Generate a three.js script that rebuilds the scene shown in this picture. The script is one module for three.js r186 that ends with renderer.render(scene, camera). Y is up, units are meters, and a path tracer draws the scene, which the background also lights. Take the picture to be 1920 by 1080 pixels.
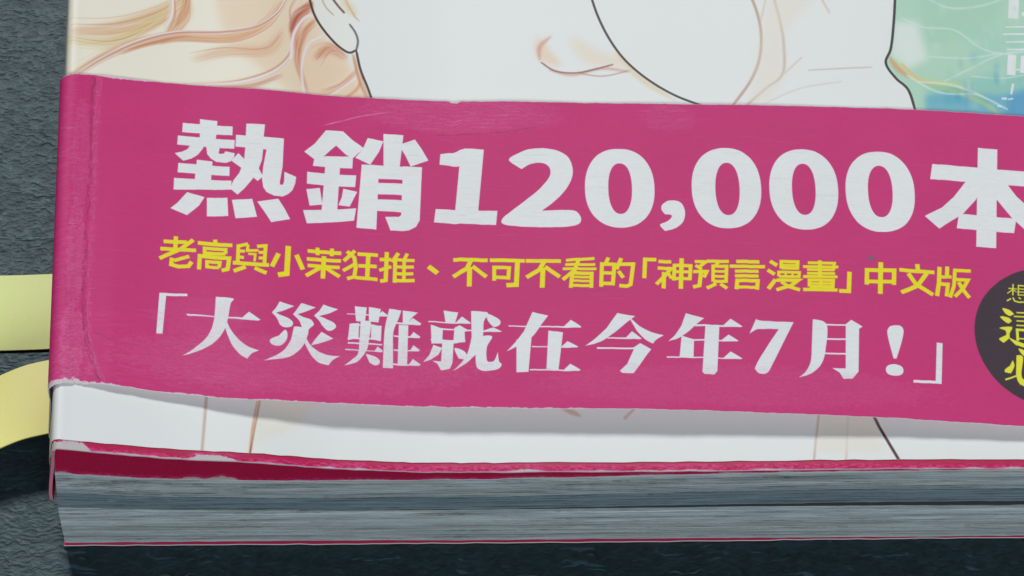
import * as THREE from 'three';
import { mergeGeometries } from 'three/addons/utils/BufferGeometryUtils.js';
import { RoundedBoxGeometry } from 'three/addons/geometries/RoundedBoxGeometry.js';
import { RectAreaLightUniformsLib } from 'three/addons/lights/RectAreaLightUniformsLib.js';
RectAreaLightUniformsLib.init();

// ---------------------------------------------------------------- camera, lamps, exposure
const MM = 0.001;                                   // shapes are written in millimetres
const scene = new THREE.Scene();
const camera = new THREE.PerspectiveCamera(2 * Math.atan(540 / 8985.5) * 180 / Math.PI, 16 / 9, 0.02, 20);
camera.position.set(54.359 * MM, 552.424 * MM, 245.649 * MM);
camera.lookAt(56.570 * MM, 0, -35.817 * MM);
const renderer = new THREE.WebGLRenderer({ antialias: true });
renderer.toneMapping = THREE.LinearToneMapping;
renderer.toneMappingExposure = 1.09;
renderer.shadowMap.enabled = true;
scene.background = new THREE.Color(0.012, 0.014, 0.016);   // the unlit far side of the room

const LAMPS = [
  // where it stands, its size in metres, its light
  { name: 'ceiling_lamp', label: 'square white ceiling lamp behind the book, out of the frame', at: [-0.12, 1.2, -0.9], size: [0.26, 0.26], color: [0.985, 1.0, 1.0], power: 51 },
  { name: 'added_fill_lamp', label: 'wide white fill light added in front of the desk, out of the frame', at: [0.3, 0.88, 1.22], size: [1.0, 0.6], color: [0.88, 0.96, 1.0], power: 6.9 },  // unseen fill, added to brighten the front faces and shadows
];
for (const l of LAMPS) {
  const aim = new THREE.Vector3(0.06, 0.02, -0.03), at = new THREE.Vector3(...l.at);
  const fitting = new THREE.Group();
  fitting.name = l.name; fitting.userData = { label: l.label, category: 'lamp' };
  fitting.position.copy(at); fitting.lookAt(aim);
  const housing = new THREE.Mesh(new RoundedBoxGeometry(l.size[0] + 0.04, l.size[1] + 0.04, 0.05, 2, 0.01), new THREE.MeshStandardMaterial({ color: 0xb8babb, roughness: 0.5 }));
  housing.name = 'housing'; housing.position.z = -0.028;
  const panel = new THREE.Mesh(new THREE.PlaneGeometry(...l.size), new THREE.MeshStandardMaterial({ color: 0xffffff, roughness: 0.6, emissive: new THREE.Color(...l.color), emissiveIntensity: 0.5 }));
  panel.name = 'lamp_panel'; panel.position.z = 0.001;
  fitting.add(housing, panel); scene.add(fitting);
  const light = new THREE.RectAreaLight(new THREE.Color(...l.color), l.power, ...l.size);
  light.position.copy(at).addScaledVector(aim.clone().sub(at).normalize(), 0.004);
  light.lookAt(aim); light.name = 'lamp_light';
  scene.add(light);
}

// ---------------------------------------------------------------- helpers
function rng(seed) { let a = seed; return () => { a = (a + 0x6d2b79f5) | 0; let t = Math.imul(a ^ (a >>> 15), 1 | a); t = (t + Math.imul(t ^ (t >>> 7), 61 | t)) ^ t; return ((t ^ (t >>> 14)) >>> 0) / 4294967296; }; }
const clamp = (x, a, b) => Math.min(b, Math.max(a, x)), lerp = (a, b, t) => a + (b - a) * t;
const smooth = (a, b, x) => { const t = clamp((x - a) / (b - a), 0, 1); return t * t * (3 - 2 * t); };
function hash(x, y, s) { let h = Math.imul(x, 374761393) + Math.imul(y, 668265263) + Math.imul(s, 2147483647); h = Math.imul(h ^ (h >>> 13), 1274126177); return ((h ^ (h >>> 16)) >>> 0) / 4294967296; }
// value noise that repeats after px by py cells
function noise(x, y, s = 1, px = 1 << 20, py = 1 << 20) {
  const x0 = Math.floor(x), y0 = Math.floor(y), fx = x - x0, fy = y - y0, m = (a, n) => ((a % n) + n) % n;
  const u = fx * fx * (3 - 2 * fx), v = fy * fy * (3 - 2 * fy), a = m(x0, px), b = m(x0 + 1, px), c = m(y0, py), d = m(y0 + 1, py);
  return lerp(lerp(hash(a, c, s), hash(b, c, s), u), lerp(hash(a, d, s), hash(b, d, s), u), v);
}
// monotone curve through points
function curve(xs, ys) {
  const n = xs.length, h = [], d = [], m = [];
  for (let i = 0; i < n - 1; i++) { h[i] = xs[i + 1] - xs[i]; d[i] = (ys[i + 1] - ys[i]) / h[i]; }
  m[0] = d[0]; m[n - 1] = d[n - 2];
  for (let i = 1; i < n - 1; i++) m[i] = d[i - 1] * d[i] <= 0 ? 0 : 2 * d[i - 1] * d[i] / (d[i - 1] + d[i]);
  return (x) => {
    x = clamp(x, xs[0], xs[n - 1]);
    let i = 0; while (i < n - 2 && x > xs[i + 1]) i++;
    const t = (x - xs[i]) / h[i], t2 = t * t, t3 = t2 * t;
    return ys[i] * (2 * t3 - 3 * t2 + 1) + h[i] * m[i] * (t3 - 2 * t2 + t) + ys[i + 1] * (3 * t2 - 2 * t3) + h[i] * m[i + 1] * (t3 - t2);
  };
}
// a bent sheet with thickness: f(i, j) gives the outer face, uv(i, j) its print; groups 0 outer, 1 inner, 2 edges
function sheet(us, vs, f, uv, thick) {
  const nu = us.length, nv = vs.length, P = [], N = [];
  for (let j = 0; j < nv; j++) for (let i = 0; i < nu; i++) P.push(new THREE.Vector3(...f(us[i], vs[j])));
  const at = (i, j) => P[clamp(j, 0, nv - 1) * nu + clamp(i, 0, nu - 1)];
  for (let j = 0; j < nv; j++) for (let i = 0; i < nu; i++) N.push(at(i, j + 1).clone().sub(at(i, j - 1)).cross(at(i + 1, j).clone().sub(at(i - 1, j))).normalize());
  const pos = [], nor = [], tex = [], idx = [], geo = new THREE.BufferGeometry();
  const push = (p, n, t) => { pos.push(p.x * MM, p.y * MM, p.z * MM); nor.push(n.x, n.y, n.z); tex.push(t[0], t[1]); return pos.length / 3 - 1; };
  const faces = (base, flip) => { for (let j = 0; j < nv - 1; j++) for (let i = 0; i < nu - 1; i++) { const a = base + j * nu + i, b = a + 1, c = a + nu, d = c + 1; flip ? idx.push(a, b, c, b, d, c) : idx.push(a, c, b, b, c, d); } };
  for (let k = 0; k < P.length; k++) push(P[k], N[k], uv(us[k % nu], vs[Math.floor(k / nu)]));
  faces(0, false); geo.addGroup(0, idx.length, 0);
  let start = idx.length;
  const inner = P.map((p, k) => p.clone().addScaledVector(N[k], -thick));
  for (let k = 0; k < P.length; k++) push(inner[k], N[k].clone().negate(), uv(us[k % nu], vs[Math.floor(k / nu)]));
  faces(nu * nv, true); geo.addGroup(start, idx.length - start, 1); start = idx.length;
  const rim = [];
  for (let i = 0; i < nu; i++) rim.push([i, nv - 1]);
  for (let j = nv - 1; j >= 0; j--) rim.push([nu - 1, j]);
  for (let i = nu - 1; i >= 0; i--) rim.push([i, 0]);
  for (let j = 0; j < nv; j++) rim.push([0, j]);
  for (let r = 0; r < rim.length - 1; r++) {
    const [i, j] = rim[r], [k, l] = rim[r + 1], a = j * nu + i, b = l * nu + k;
    if (a === b) continue;
    const n = P[b].clone().sub(P[a]).cross(N[a]).normalize();
    const q = [push(P[a], n, uv(us[i], vs[j])), push(inner[a], n, uv(us[i], vs[j])), push(P[b], n, uv(us[k], vs[l])), push(inner[b], n, uv(us[k], vs[l]))];
    idx.push(q[0], q[1], q[2], q[2], q[1], q[3]);
  }
  geo.addGroup(start, idx.length - start, 2);
  geo.setAttribute('position', new THREE.Float32BufferAttribute(pos, 3)); geo.setAttribute('normal', new THREE.Float32BufferAttribute(nor, 3)); geo.setAttribute('uv', new THREE.Float32BufferAttribute(tex, 2)); geo.setIndex(idx);
  return geo;
}
const span = (a, b, n) => Array.from({ length: n + 1 }, (_, i) => a + (b - a) * i / n);
function thing(name, label, category, [x, y, z]) {
  const g = new THREE.Group(); g.name = name; g.userData = { label, category }; g.position.set(x * MM, y * MM, z * MM); scene.add(g); return g;
}
function part(name, geometry, material, parent, root = parent) {   // geometry in the scene's own millimetres, moved to the thing's base
  geometry.translate(-root.position.x, -root.position.y, -root.position.z);
  const m = new THREE.Mesh(geometry, material); m.name = name; m.castShadow = m.receiveShadow = true; parent.add(m); return m;
}
function canvasOf(w, h) { const c = document.createElement('canvas'); c.width = w; c.height = h; return [c, c.getContext('2d')]; }
function texture(c, srgb = true) { const t = new THREE.CanvasTexture(c); if (srgb) t.colorSpace = THREE.SRGBColorSpace; t.wrapS = t.wrapT = THREE.ClampToEdgeWrapping; return t; }
function field(w, h, f, wrap = THREE.RepeatWrapping, srgb = false) {   // f(x, y) gives one value or [r, g, b] in 0..1
  const d = new Uint8Array(w * h * 4);
  for (let y = 0; y < h; y++) for (let x = 0; x < w; x++) { const v = f(x, y), o = (y * w + x) * 4, a = typeof v === 'number' ? [v, v, v] : v; for (let c = 0; c < 3; c++) d[o + c] = clamp(Math.round(a[c] * 255), 0, 255); d[o + 3] = 255; }
  const t = new THREE.DataTexture(d, w, h); t.magFilter = t.minFilter = THREE.LinearFilter; t.wrapS = t.wrapT = wrap; if (srgb) t.colorSpace = THREE.SRGBColorSpace; t.needsUpdate = true; return t;
}
const PRINT = [
  ['W', '熱', 'P1533 557 L2156 560 L2156 687 L1529 694;P1745 486 L1965 492 L1947 820 L1749 837;P1477 746 L2187 752 L2183 879 L1471 880;P1641 854 L1803 866 L1791 911 L1732 1002 L1653 1064 L1553 1105 L1443 1005 L1543 969 L1602 928;P1830 861 L2000 862 L1997 909 L1988 949 L2002 963 L2056 951 L2069 919 L2191 941 L2179 1004 L2139 1061 L2086 1086 L1964 1080 L1895 1042 L1847 984;P1493 1139 L2130 1140 L2130 1272 L1486 1276;P1720 1073 L1916 1079 L1903 1368 L1700 1355;P1445 1361 L2158 1335 L2154 1464 L1443 1530;P2325 504 L2559 501 L2545 689 L2541 868 L2530 1009 L2492 1136 L2414 1297 L2322 1428 L2237 1530 L2141 1449 L2179 1330 L2251 1216 L2276 1136 L2307 1010 L2318 854 L2321 667;P2199 676 L2798 676 L2788 1078 L2758 1300 L2759 1343 L2792 1340 L2808 1295 L2810 1151 L2959 1213 L2947 1311 L2915 1408 L2862 1469 L2795 1511 L2688 1509 L2593 1463 L2551 1396 L2533 1273 L2546 1101 L2582 857 L2318 846 L2196 847;P2234 935 L2146 1050 L2276 1144 L2482 1316 L2548 1241 L2478 1106 L2321 1024;P1611 1547 L1830 1599 L1763 1729 L1619 1875 L1410 1797 L1494 1710;P1857 1605 L2112 1580 L2129 1841 L1863 1870;P2167 1607 L2420 1573 L2485 1827 L2217 1868;P2481 1606 L2742 1548 L2825 1683 L2894 1824 L2661 1892 L2585 1766'],
  ['W', '銷', 'P3318 501 L3536 498 L3660 624 L3800 729 L3663 883 L3580 841 L3450 713 L3389 776 L3315 861 L3194 944 L3051 839 L3185 702;P3184 883 L3662 855 L3657 1033 L3162 1031;P3317 1003 L3503 1003 L3474 1654 L3278 1669;P3093 1123 L3706 1130 L3694 1302 L3091 1296;P3085 1375 L3254 1339 L3290 1579 L3129 1610;P3545 1328 L3721 1369 L3628 1587 L3486 1571 L3526 1459;P3049 1681 L3710 1606 L3685 1788 L3099 1868;P4042 507 L4295 510 L4249 976 L4045 979;P3844 579 L4043 613 L3989 770 L3881 965 L3690 874 L3784 742;P4275 636 L4439 566 L4522 696 L4611 869 L4386 962 L4317 800 L4255 692;P3772 968 L3990 967 L3963 1899 L3713 1889;P3772 968 L4529 967 L4523 1154 L3767 1169;P4290 959 L4529 967 L4503 1739 L4456 1835 L4375 1886 L4294 1902 L4138 1905 L4070 1709 L4239 1700 L4269 1670;P3937 1222 L4318 1213 L4319 1381 L3939 1388;P3939 1459 L4319 1455 L4320 1633 L3940 1628'],
  ['W', '1', 'P5078 679 L5309 693 L5235 1581 L5475 1583 L5456 1789 L4679 1765 L4701 1569 L4945 1568 L4998 941 L4748 921 L4759 768 L4920 737'],
  ['W', '2', 'K5623 844 L5743 742 L5884 680 L6059 663 L6234 695 L6373 793 L6427 964 L6403 1126 L6314 1289 L6190 1432 L6032 1572 / L6452 1574 L6432 1788 L5581 1788 L5593 1632 / L5807 1438 L5965 1294 L6071 1171 L6139 1049 L6135 948 L6074 889 L5987 874 L5882 902 L5785 969 /'],
  ['W', '0', 'O7012 1233 438 575 7017 1236 148 368'],
  ['W', ',', 'K7528 1531 L7547 1449 L7653 1393 L7774 1425 L7823 1546 L7802 1688 L7712 1790 L7572 1843 / L7505 1754 L7611 1691 L7656 1613 L7578 1601 /'],
  ['W', '0', 'O8352 1205 437 582 8365 1216 151 378'],
  ['W', '0', 'O9322 1200 433 580 9322 1198 147 368'],
  ['W', '0', 'O10280 1200 434 577 10282 1195 153 368'],
  ['W', '本', 'P11544 494 L11790 499 L11694 1907 L11444 1911;P10955 765 L12408 798 L12381 1012 L10917 985;P11374 973 L11579 965 L11482 1236 L11307 1450 L11194 1536 L10995 1687 L10821 1519 L11053 1376 L11197 1226;P11715 970 L11891 996 L11991 1152 L12106 1269 L12301 1420 L12404 1498 L12216 1680 L12070 1627 L11905 1452 L11742 1216;P11253 1452 L11971 1471 L11931 1682 L11214 1666'],
  ['S', '「', 'P1309 2999 L1652 2979 L1651 3013 L1393 3033 L1362 3560 L1285 3564'],
  ['S', '大', 'P1644 3254 L1993 3249 L2329 3249 L2412 3164 L2556 3267 L2524 3283 L1967 3266 L1657 3282;K2000 2982 / L2214 2994 L2183 3069 L2155 3275 L2113 3438 L2001 3607 L1823 3741 L1606 3836 / L1745 3727 L1884 3576 L1958 3423 L1990 3260 /;K2143 3320 L2191 3418 L2270 3527 L2402 3635 L2551 3686 / L2455 3733 L2405 3806 / L2314 3754 L2221 3646 L2153 3493 L2123 3394 /'],
  ['S', '災', 'K2784 3002 / L2965 3050 / L2831 3126 L2741 3162 / L2793 3187 L2884 3218 L2949 3272 L2937 3331 L2860 3354 L2795 3326 L2755 3241 L2690 3165 / L2740 3096 /;K3048 3002 / L3230 3052 / L3102 3121 L3006 3162 / L3077 3196 L3168 3226 L3207 3289 L3169 3336 L3131 3375 L3066 3343 L3026 3251 L2948 3166 / L2998 3092 /;K3320 3004 / L3502 3057 / L3373 3131 L3270 3167 / L3348 3199 L3439 3238 L3479 3295 L3441 3348 L3376 3362 L3311 3304 L3271 3234 L3206 3167 / L3269 3094 /;K2854 3388 L2887 3436 L2876 3524 L2825 3593 L2762 3618 L2697 3600 L2670 3551 L2708 3513 L2785 3472 /;K2963 3336 / L3131 3353 L3120 3493 L3057 3628 L2943 3736 L2790 3792 L2604 3824 / L2751 3748 L2865 3641 L2933 3506 /;P3299 3386 L3448 3465 L3327 3530 L3173 3584 L3210 3516 L3261 3439;K3107 3479 L3173 3584 L3290 3670 L3393 3700 L3535 3708 / L3445 3762 L3394 3837 / L3291 3821 L3200 3748 L3135 3637 L3095 3553 /'],
  ['S', '難', 'P3704 3005 L3854 3016 L3832 3218 L3722 3214;P3877 3009 L4027 3026 L3997 3219 L3879 3216;P3611 3112 L3996 3112 L4043 3055 L4114 3115 L4099 3134 L3603 3125;P3644 3254 L3762 3239 L3755 3453 L3623 3485;K3777 3221 / L3903 3224 L3881 3483 L3858 3607 L3781 3734 L3704 3798 L3579 3833 / L3672 3756 L3749 3665 L3764 3523 /;P3911 3250 L4037 3271 L4030 3476 L3904 3464;P3644 3254 L4036 3262 L4037 3283 L3644 3275;P3622 3441 L4030 3440 L4030 3462 L3622 3468;P3623 3512 L4046 3514 L4046 3535 L3623 3533;P3593 3605 L3952 3617 L3991 3552 L4054 3607 L4046 3630 L3593 3622;K3843 3661 / L3969 3699 L4016 3741 L4008 3793 L3954 3817 L3891 3781 /;K4129 3021 / L4279 3035 / L4248 3145 L4186 3326 L4179 3504 / L4181 3847 / L4055 3844 / L4069 3385 L4091 3206 /;P4295 3031 L4484 3059 L4421 3119 L4358 3212 L4296 3232;P4248 3234 L4366 3238 L4352 3796 L4235 3801;P4185 3201 L4358 3203 L4421 3137 L4528 3214 L4508 3238 L4186 3223;P4186 3389 L4390 3392 L4430 3330 L4516 3398 L4501 3417 L4186 3410;P4187 3583 L4391 3584 L4430 3515 L4509 3583 L4493 3601 L4187 3605;P4180 3777 L4376 3781 L4423 3706 L4520 3781 L4501 3799 L4180 3800'],
  ['S', '就', 'P4799 3017 L4981 3042 L4941 3195 L4823 3188;P4610 3175 L4949 3186 L5028 3104 L5138 3193 L5130 3207 L4610 3193;P4642 3228 L4791 3278 L4783 3483 L4650 3495;P4642 3264 L4941 3275 L4941 3293 L4642 3291;P4933 3257 L4996 3226 L5114 3300 L5059 3319 L5066 3461 L4917 3480;P4642 3424 L5067 3434 L5066 3456 L4642 3451;P4783 3447 L4925 3445 L4909 3744 L4877 3824 L4768 3855 L4721 3766 L4658 3733 L4768 3730;P4673 3512 L4783 3545 L4736 3643 L4642 3716 L4548 3745 L4626 3646;K4933 3542 L5050 3585 L5089 3655 L5066 3699 L4987 3691 /;P4941 3284 L5287 3295 L5414 3253 L5520 3311 L5492 3318 L4941 3306;K5139 3028 / L5344 3044 L5296 3174 L5287 3352 L5239 3565 L5128 3707 L5018 3796 L4909 3858 / L5019 3743 L5097 3602 L5145 3389 /;K5232 3371 / L5397 3378 L5333 3529 L5333 3705 L5379 3731 L5427 3704 L5467 3590 / L5481 3721 L5513 3765 L5473 3826 L5347 3854 L5238 3837 L5199 3777 L5192 3619 /;K5328 3065 L5430 3100 L5501 3163 L5485 3225 L5414 3244 L5351 3173 /'],
  ['S', '在', 'P5595 3221 L6281 3226 L6369 3135 L6501 3232 L6485 3250 L5603 3239;K5897 3027 / L6093 3079 / L5997 3220 L5901 3364 L5742 3490 L5569 3589 / L5696 3437 L5791 3294 /;P5696 3419 L5885 3364 L5841 3858 L5692 3868;P6091 3290 L6272 3310 L6210 3828 L6061 3821;P5884 3503 L6245 3511 L6325 3430 L6458 3514 L6442 3526 L5884 3520;P5857 3819 L6273 3827 L6352 3744 L6484 3833 L6460 3848 L5857 3837'],
  ['S', '今', 'K6946 3035 / L7167 3080 / L7063 3163 L6917 3302 L6735 3440 L6542 3497 / L6676 3387 L6810 3249 /;K7101 3108 L7218 3216 L7360 3295 L7515 3336 / L7418 3403 L7380 3458 / L7286 3405 L7181 3284 /;P6808 3382 L7047 3375 L7121 3292 L7244 3392 L7214 3401 L6819 3398;P6685 3519 L7140 3518 L7219 3453 L7355 3536 L7305 3607 L7157 3836 L7132 3874 L6990 3868 L6960 3839 L7052 3745 L7139 3542 L6685 3542'],
  ['S', '年', 'K7793 3017 / L8019 3088 / L7915 3176 L7804 3288 L7694 3371 L7561 3417 / L7647 3331 L7734 3194 /;P7891 3174 L8250 3173 L8343 3081 L8490 3185 L8465 3196 L7902 3201;P7731 3337 L7885 3381 L7872 3631 L7699 3635;P7849 3382 L8220 3382 L8312 3303 L8435 3388 L8411 3398 L7848 3404;P8028 3200 L8202 3195 L8159 3816 L8122 3860 L8003 3864 L7974 3835;P7538 3624 L8236 3627 L8329 3536 L8475 3631 L8451 3642 L7543 3644'],
  ['S', '7', 'K8663 3059 / L8717 3092 L9122 3101 / L9063 3223 L8920 3524 L8803 3773 / L8757 3818 L8670 3822 L8618 3756 / L8676 3632 L8793 3431 L8932 3203 / L8691 3212 L8624 3240 L8568 3287 /'],
  ['S', '月', 'K9358 3051 / L9528 3117 L9501 3465 L9444 3659 L9328 3787 L9153 3864 / L9243 3776 L9309 3637 L9328 3472 /;P9479 3108 L9787 3109 L9786 3128 L9478 3130;P9763 3104 L9834 3037 L9972 3128 L9927 3162 L9894 3748 L9816 3847 L9705 3859 L9660 3773 L9570 3715 L9736 3715;P9483 3306 L9791 3303 L9790 3325 L9482 3330;P9474 3507 L9770 3504 L9769 3525 L9473 3529'],
  ['S', '!', 'K10381 3090 L10448 3100 L10476 3167 L10444 3321 L10371 3552 / L10334 3554 / L10289 3330 L10272 3179 L10312 3107 /;O10339 3708 109 79'],
  ['S', '」', 'P10877 3292 L10951 3294 L10909 3856 L10559 3858 L10567 3819 L10837 3817'],
  ['Y', '老', 'S54,1491 2186 L1486 2363;S54,1340 2276 L1626 2257;S54,1303 2380 L1743 2362;S54,1705 2215 L1559 2355 L1297 2517;S50,1661 2453 L1475 2529;S54,1449 2492 L1442 2589 L1536 2609 L1654 2593 L1692 2523'],
  ['Y', '高', 'S54,1972 2184 L1979 2246;S54,1760 2255 L2188 2252;S48,2106 2378 L1848 2389 L1846 2321 L2105 2315 L2106 2378;S54,1784 2627 L1789 2434 L2152 2436 L2136 2590 L2062 2613;S46,2031 2576 L1882 2578 L1880 2505 L2039 2502 L2031 2576'],
  ['Y', '與', 'S48,2262 2235 L2258 2491;S48,2381 2216 L2263 2258;S44,2264 2326 L2344 2323;S44,2266 2411 L2335 2412;S48,2491 2246 L2598 2231 L2587 2483;S39,2381 2227 L2373 2313 L2512 2302;S33,2384 2358 L2473 2358 L2465 2461;S44,2512 2328 L2592 2326;S44,2514 2407 L2593 2406;S54,2198 2495 L2645 2502;S54,2358 2541 L2211 2613;S54,2467 2551 L2617 2617'],
  ['Y', '小', 'S70,2877 2209 L2864 2604 L2756 2633;S61,2760 2328 L2680 2522;S61,2978 2326 L3061 2531'],
  ['Y', '茉', 'S54,3114 2259 L3532 2262;S50,3237 2202 L3239 2311;S50,3416 2200 L3413 2310;S52,3106 2375 L3528 2372;S52,3117 2465 L3514 2465;S59,3318 2317 L3307 2639;S54,3295 2468 L3099 2616;S54,3335 2476 L3515 2597'],
  ['Y', '狂', 'S52,3701 2219 L3563 2370;S52,3601 2230 L3692 2317 L3713 2443 L3694 2594 L3605 2619;S50,3703 2409 L3554 2509;S52,3731 2263 L3986 2267;S52,3743 2430 L3972 2430;S52,3704 2599 L3983 2614;S57,3866 2268 L3854 2609'],
  ['Y', '推', 'S52,4006 2324 L4151 2323;S54,4095 2215 L4083 2621 L4013 2633;S50,4152 2421 L4002 2481;S50,4240 2220 L4161 2357;S50,4201 2291 L4193 2650;S46,4351 2221 L4311 2309 L4307 2621;S46,4201 2314 L4441 2321;S46,4201 2419 L4431 2414;S46,4202 2517 L4426 2510;S50,4202 2615 L4442 2606'],
  ['Y', '、', 'S67,4611 2399 L4726 2497'],
  ['Y', '不', 'S54,4919 2291 L5350 2299;S59,5139 2307 L5089 2423 L4918 2534;S57,5159 2388 L5333 2536;S63,5124 2399 L5118 2679'],
  ['Y', '可', 'S54,5375 2299 L5811 2300;S63,5720 2301 L5702 2647 L5577 2655;S50,5428 2593 L5429 2402 L5614 2406 L5603 2551 L5428 2541'],
  ['Y', '不', 'S54,5821 2299 L6260 2300;S59,6051 2308 L5990 2425 L5828 2537;S57,6060 2383 L6243 2528;S63,6035 2401 L6022 2684'],
  ['Y', '看', 'S44,6678 2259 L6322 2287;S41,6311 2349 L6687 2346;S41,6280 2409 L6700 2409;S50,6482 2267 L6430 2430 L6278 2565;S50,6376 2685 L6399 2471 L6639 2474 L6631 2681;S37,6398 2529 L6638 2528;S37,6398 2583 L6637 2582;S44,6387 2650 L6631 2649'],
  ['Y', '的', 'S50,6851 2244 L6820 2320;S52,6753 2668 L6769 2338 L6924 2342 L6899 2620 L6759 2616;S48,6767 2466 L6907 2470;S52,7011 2247 L6948 2411;S52,6995 2335 L7158 2336 L7119 2628 L7073 2652 L6978 2644;S52,6973 2434 L7031 2531'],
  ['Y', '「', 'S54,7447 2261 L7307 2261 L7291 2535'],
  ['Y', '神', 'S50,7472 2286 L7632 2289;S50,7459 2382 L7624 2386 L7536 2505 L7438 2617;S54,7538 2436 L7527 2673;S44,7578 2435 L7631 2527;S48,7655 2555 L7671 2335 L7871 2337 L7855 2546;S44,7663 2428 L7863 2427;S46,7661 2526 L7861 2525;S57,7763 2234 L7740 2675'],
  ['Y', '預', 'S46,7923 2277 L8063 2280 L7980 2352;S44,7931 2330 L8009 2392;S48,7898 2423 L8069 2419 L8031 2507;S52,7998 2427 L7973 2624 L7892 2643;S48,8073 2268 L8349 2266;S44,8223 2270 L8181 2329;S46,8144 2561 L8151 2336 L8319 2334 L8304 2551 L8144 2556;S39,8144 2411 L8309 2409;S39,8142 2483 L8307 2480;S48,8183 2589 L8061 2656;S48,8233 2588 L8316 2651'],
  ['Y', '言', 'S50,8439 2263 L8729 2260;S50,8356 2335 L8797 2327;S48,8419 2403 L8714 2396;S48,8417 2470 L8712 2463;S52,8430 2662 L8445 2535 L8698 2530 L8685 2659;S44,8437 2631 L8686 2624'],
  ['Y', '漫', 'S54,8860 2244 L8948 2303;S54,8825 2372 L8913 2431;S54,8920 2502 L8825 2642;S46,8996 2350 L9000 2246 L9205 2245 L9197 2337 L8996 2338;S37,8993 2298 L9193 2294;S41,8962 2460 L8964 2397 L9219 2394 L9212 2455 L8962 2460;S28,9049 2400 L9047 2457;S28,9134 2397 L9132 2454;S50,8930 2513 L9200 2506 L9107 2587 L8925 2650;S50,8989 2534 L9076 2599 L9219 2643'],
  ['Y', '畫', 'S48,9482 2213 L9471 2460;S41,9330 2253 L9661 2247 L9646 2345;S41,9268 2309 L9709 2300;S39,9316 2351 L9656 2344;S39,9314 2403 L9664 2393;S41,9262 2450 L9692 2440;S46,9336 2591 L9340 2497 L9635 2491 L9626 2582 L9336 2588;S35,9338 2545 L9628 2537;S39,9485 2494 L9476 2586;S48,9255 2633 L9684 2626'],
  ['Y', '」', 'S57,9844 2360 L9823 2638 L9701 2641'],
  ['Y', '中', 'S57,10050 2535 L10063 2326 L10401 2320 L10387 2526;S53,10052 2489 L10393 2481;S62,10240 2208 L10212 2657'],
  ['Y', '文', 'S57,10693 2206 L10697 2292;S52,10465 2305 L10902 2314;S57,10806 2330 L10685 2509 L10473 2625;S57,10575 2344 L10662 2492 L10869 2631'],
  ['Y', '版', 'S55,10970 2228 L10950 2455 L10916 2642;S52,11066 2217 L11055 2348;S47,10962 2369 L11114 2362;S50,10973 2467 L11060 2469 L11035 2637;S48,11358 2260 L11159 2264 L11135 2486 L11078 2652;S47,11160 2394 L11314 2391 L11248 2513 L11138 2634;S52,11197 2427 L11240 2523 L11320 2637'],
  ['B', '想', 'S16,11812 2465 L11919 2469;S18,11874 2401 L11861 2561;S16,11864 2480 L11794 2535;S14,11877 2485 L11911 2514;S17,11928 2560 L11939 2416 L12022 2418 L12009 2554;S14,11936 2464 L12016 2464;S14,11934 2506 L12014 2506;S16,11928 2549 L12010 2548;S20,11837 2606 L11782 2641;S20,11860 2589 L11879 2638 L11927 2651 L12008 2644 L12018 2610;S19,11932 2581 L11958 2608;S19,12025 2581 L12057 2611'],
  ['B', '這', 'K11720 2749 L11810 2767 L11862 2822 / L11805 2850 L11752 2819 /;K11685 2865 L11786 2872 L11829 2917 / L11781 2955 L11728 2924 /;K11667 3021 L11824 3001 L11791 3094 L11783 3156 L11709 3232 / L11654 3175 L11744 3118 L11738 3056 /;K11769 3146 L11858 3187 L12002 3227 L12295 3226 / L12218 3281 L11998 3284 L11854 3249 /;S20,11891 2799 L12249 2785;S20,11856 2855 L12282 2841;S20,11884 2915 L12224 2902;S20,11880 2977 L12220 2964;S36,11885 3190 L11886 3038 L12197 3031 L12178 3182;S20,11887 3159 L12180 3155'],
  ['B', '必', 'K11805 3459 / L11823 3539 L11776 3643 / L11704 3638 L11702 3598 L11764 3543 /;S24,11698 3739 L11838 3675;K11855 3395 / L11936 3410 L11903 3655 L11953 3729 L12153 3741 L12214 3636 / L12235 3736 L12204 3798 L12002 3830 L11868 3778 L11834 3660 /;K11888 3296 L11995 3336 L12063 3423 / L11990 3427 L11920 3371 /;K12158 3356 / L12053 3585 L11857 3819 / L12016 3588 /'],
];
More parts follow.
